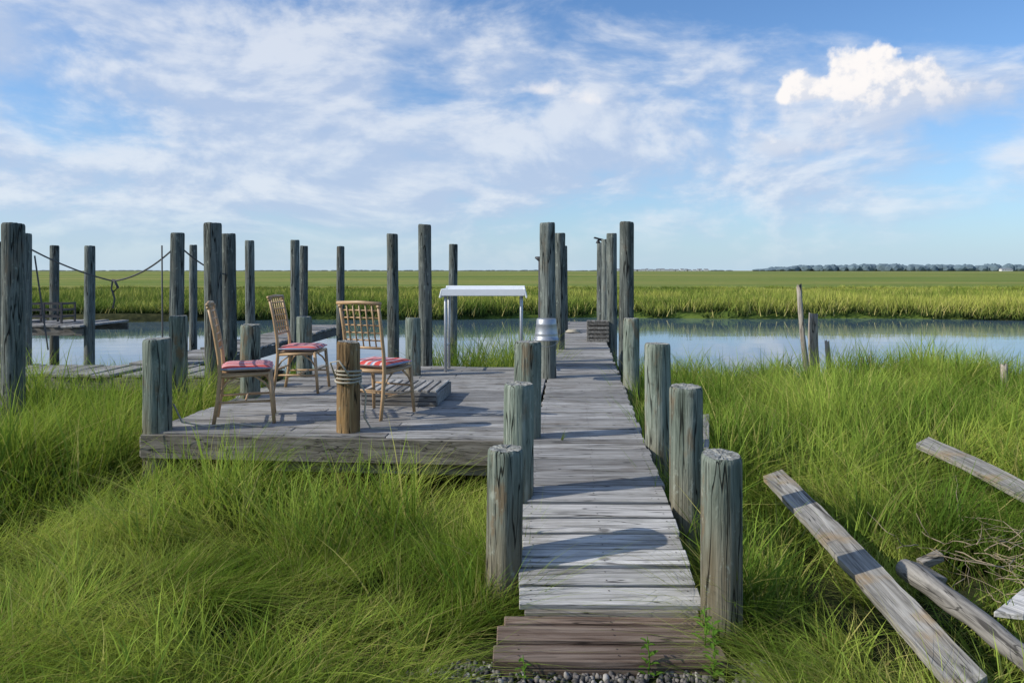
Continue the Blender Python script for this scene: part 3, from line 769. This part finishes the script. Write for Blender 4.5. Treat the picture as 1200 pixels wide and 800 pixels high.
c3=t.noise(t.vm('ADD',t.vm('MULTIPLY',dw,(1,1,1.4)),(4,2,7)),10,6,.6)
cov=t.m('ADD',t.sm(az,.55,-.35,-.035,.085),t.m('MULTIPLY',t.sm(t.m('ADD',Z,t.m('MULTIPLY',az,.12)),.26,.38),-.07))
cov=t.m('ADD',cov,t.m('MULTIPLY',t.m('MULTIPLY',t.sm(Z,.04,.12),t.sm(Z,.32,.22)),.045))
cd=t.m('ADD',t.m('ADD',t.m('MULTIPLY',c1,.75),t.m('MULTIPLY',c3,.25)),cov)
dens_=t.m('MULTIPLY',t.sm(cd,.42,.62),t.sm(Z,.0,.10,.2,1))
shade=t.sm(t.m('ADD',t.m('SUBTRACT',c1,c1b),t.m('MULTIPLY',t.m('SUBTRACT',c3,.5),.3)),-.07,.11)
ccol=t.mix(shade,(5.0,6.0,7.9,1),(8.0,8.4,9.1,1))
col=t.mix(t.m('MULTIPLY',dens_,.80),base,ccol)
# cumulus: several overlapping heads with hard cauliflower edges, soft grey-blue base
fine_n=t.noise(d,28,7,.55); big_n=t.noise(d,14,2,.5)
dl=t.vm('ADD',d,(-.010,0,.012)); fine_l2=t.noise(dl,28,5,.55)
lit=t.sm(t.m('SUBTRACT',fine_n,fine_l2),-.10,.12)
puff=t.m('ADD',t.m('MULTIPLY',fine_n,.6),t.m('MULTIPLY',big_n,.4))
up_=t.m('ADD',t.m('MULTIPLY',t.m('SUBTRACT',Z,.205),13.0),t.m('MULTIPLY',lit,.75))
up_=t.m('ADD',up_,t.m('MULTIPLY',t.m('SUBTRACT',az,.43),-3.0))
upc=t.sm(up_,-.15,1.0)
CC=t.mix(upc,(6.0,6.7,8.1,1),(9.9,9.55,9.4,1))
def cum(col,a0,z0,sa,szu,szd,amp,soft,op=1.0):
    u=t.m('DIVIDE',t.m('SUBTRACT',az,a0),sa)
    dz=t.m('SUBTRACT',Z,z0)
    v=t.m('MAXIMUM',t.m('DIVIDE',dz,szu),t.m('DIVIDE',dz,-szd))
    L=t.m('SQRT',t.m('ADD',t.m('MULTIPLY',u,u),t.m('MULTIPLY',v,v)))
    q=t.m('ADD',t.m('SUBTRACT',1,L),t.m('MULTIPLY',t.m('SUBTRACT',puff,.5),amp))
    den=t.m('MULTIPLY',t.sm(q,.12,.12+soft),op)
    return t.mix(den,col,CC)
col=cum(col,.48,.190,.24,.055,.05,2.6,1.0,.60)
col=cum(col,.35,.152,.07,.028,.02,2.4,.7,.6)
col=cum(col,.54,.205,.09,.022,.018,2.4,.6,.8)
col=cum(col,.385,.219,.062,.036,.018,2.0,.24,1.0)
col=cum(col,.487,.219,.066,.036,.018,2.0,.28,1.0)
col=cum(col,.438,.226,.068,.052,.026,1.9,.22,1.0)
col=cum(col,.045,.236,.04,.018,.012,3.0,.7,.7)
col=cum(col,.095,.225,.03,.02,.012,3.0,.7,.6)
bg=t.node('ShaderNodeBackground'); t.inp(bg.inputs[0],col); bg.inputs[1].default_value=.10
o=t.node('ShaderNodeOutputWorld'); t.l.new(bg.outputs[0],o.inputs[0])
sun=bpy.data.lights.new('sun','SUN'); sun.energy=4.1; sun.angle=math.radians(.5); sun.color=(1,.94,.83)
so=bpy.data.objects.new('sun',sun); so.rotation_euler=S.to_track_quat('Z','Y').to_euler(); COL.objects.link(so)

# ---------------------------------------------------------------- camera
cam=bpy.data.cameras.new('camera'); cam.sensor_width=36; cam.lens=26; cam.shift_y=-83/1200; cam.clip_start=.05; cam.clip_end=20000
co=bpy.data.objects.new('camera',cam); co.location=(0,0,HC); co.rotation_euler=(math.pi/2,0,0); COL.objects.link(co); scene.camera=co
scene.view_settings.view_transform='Standard'; scene.view_settings.look='None'; scene.view_settings.exposure=0
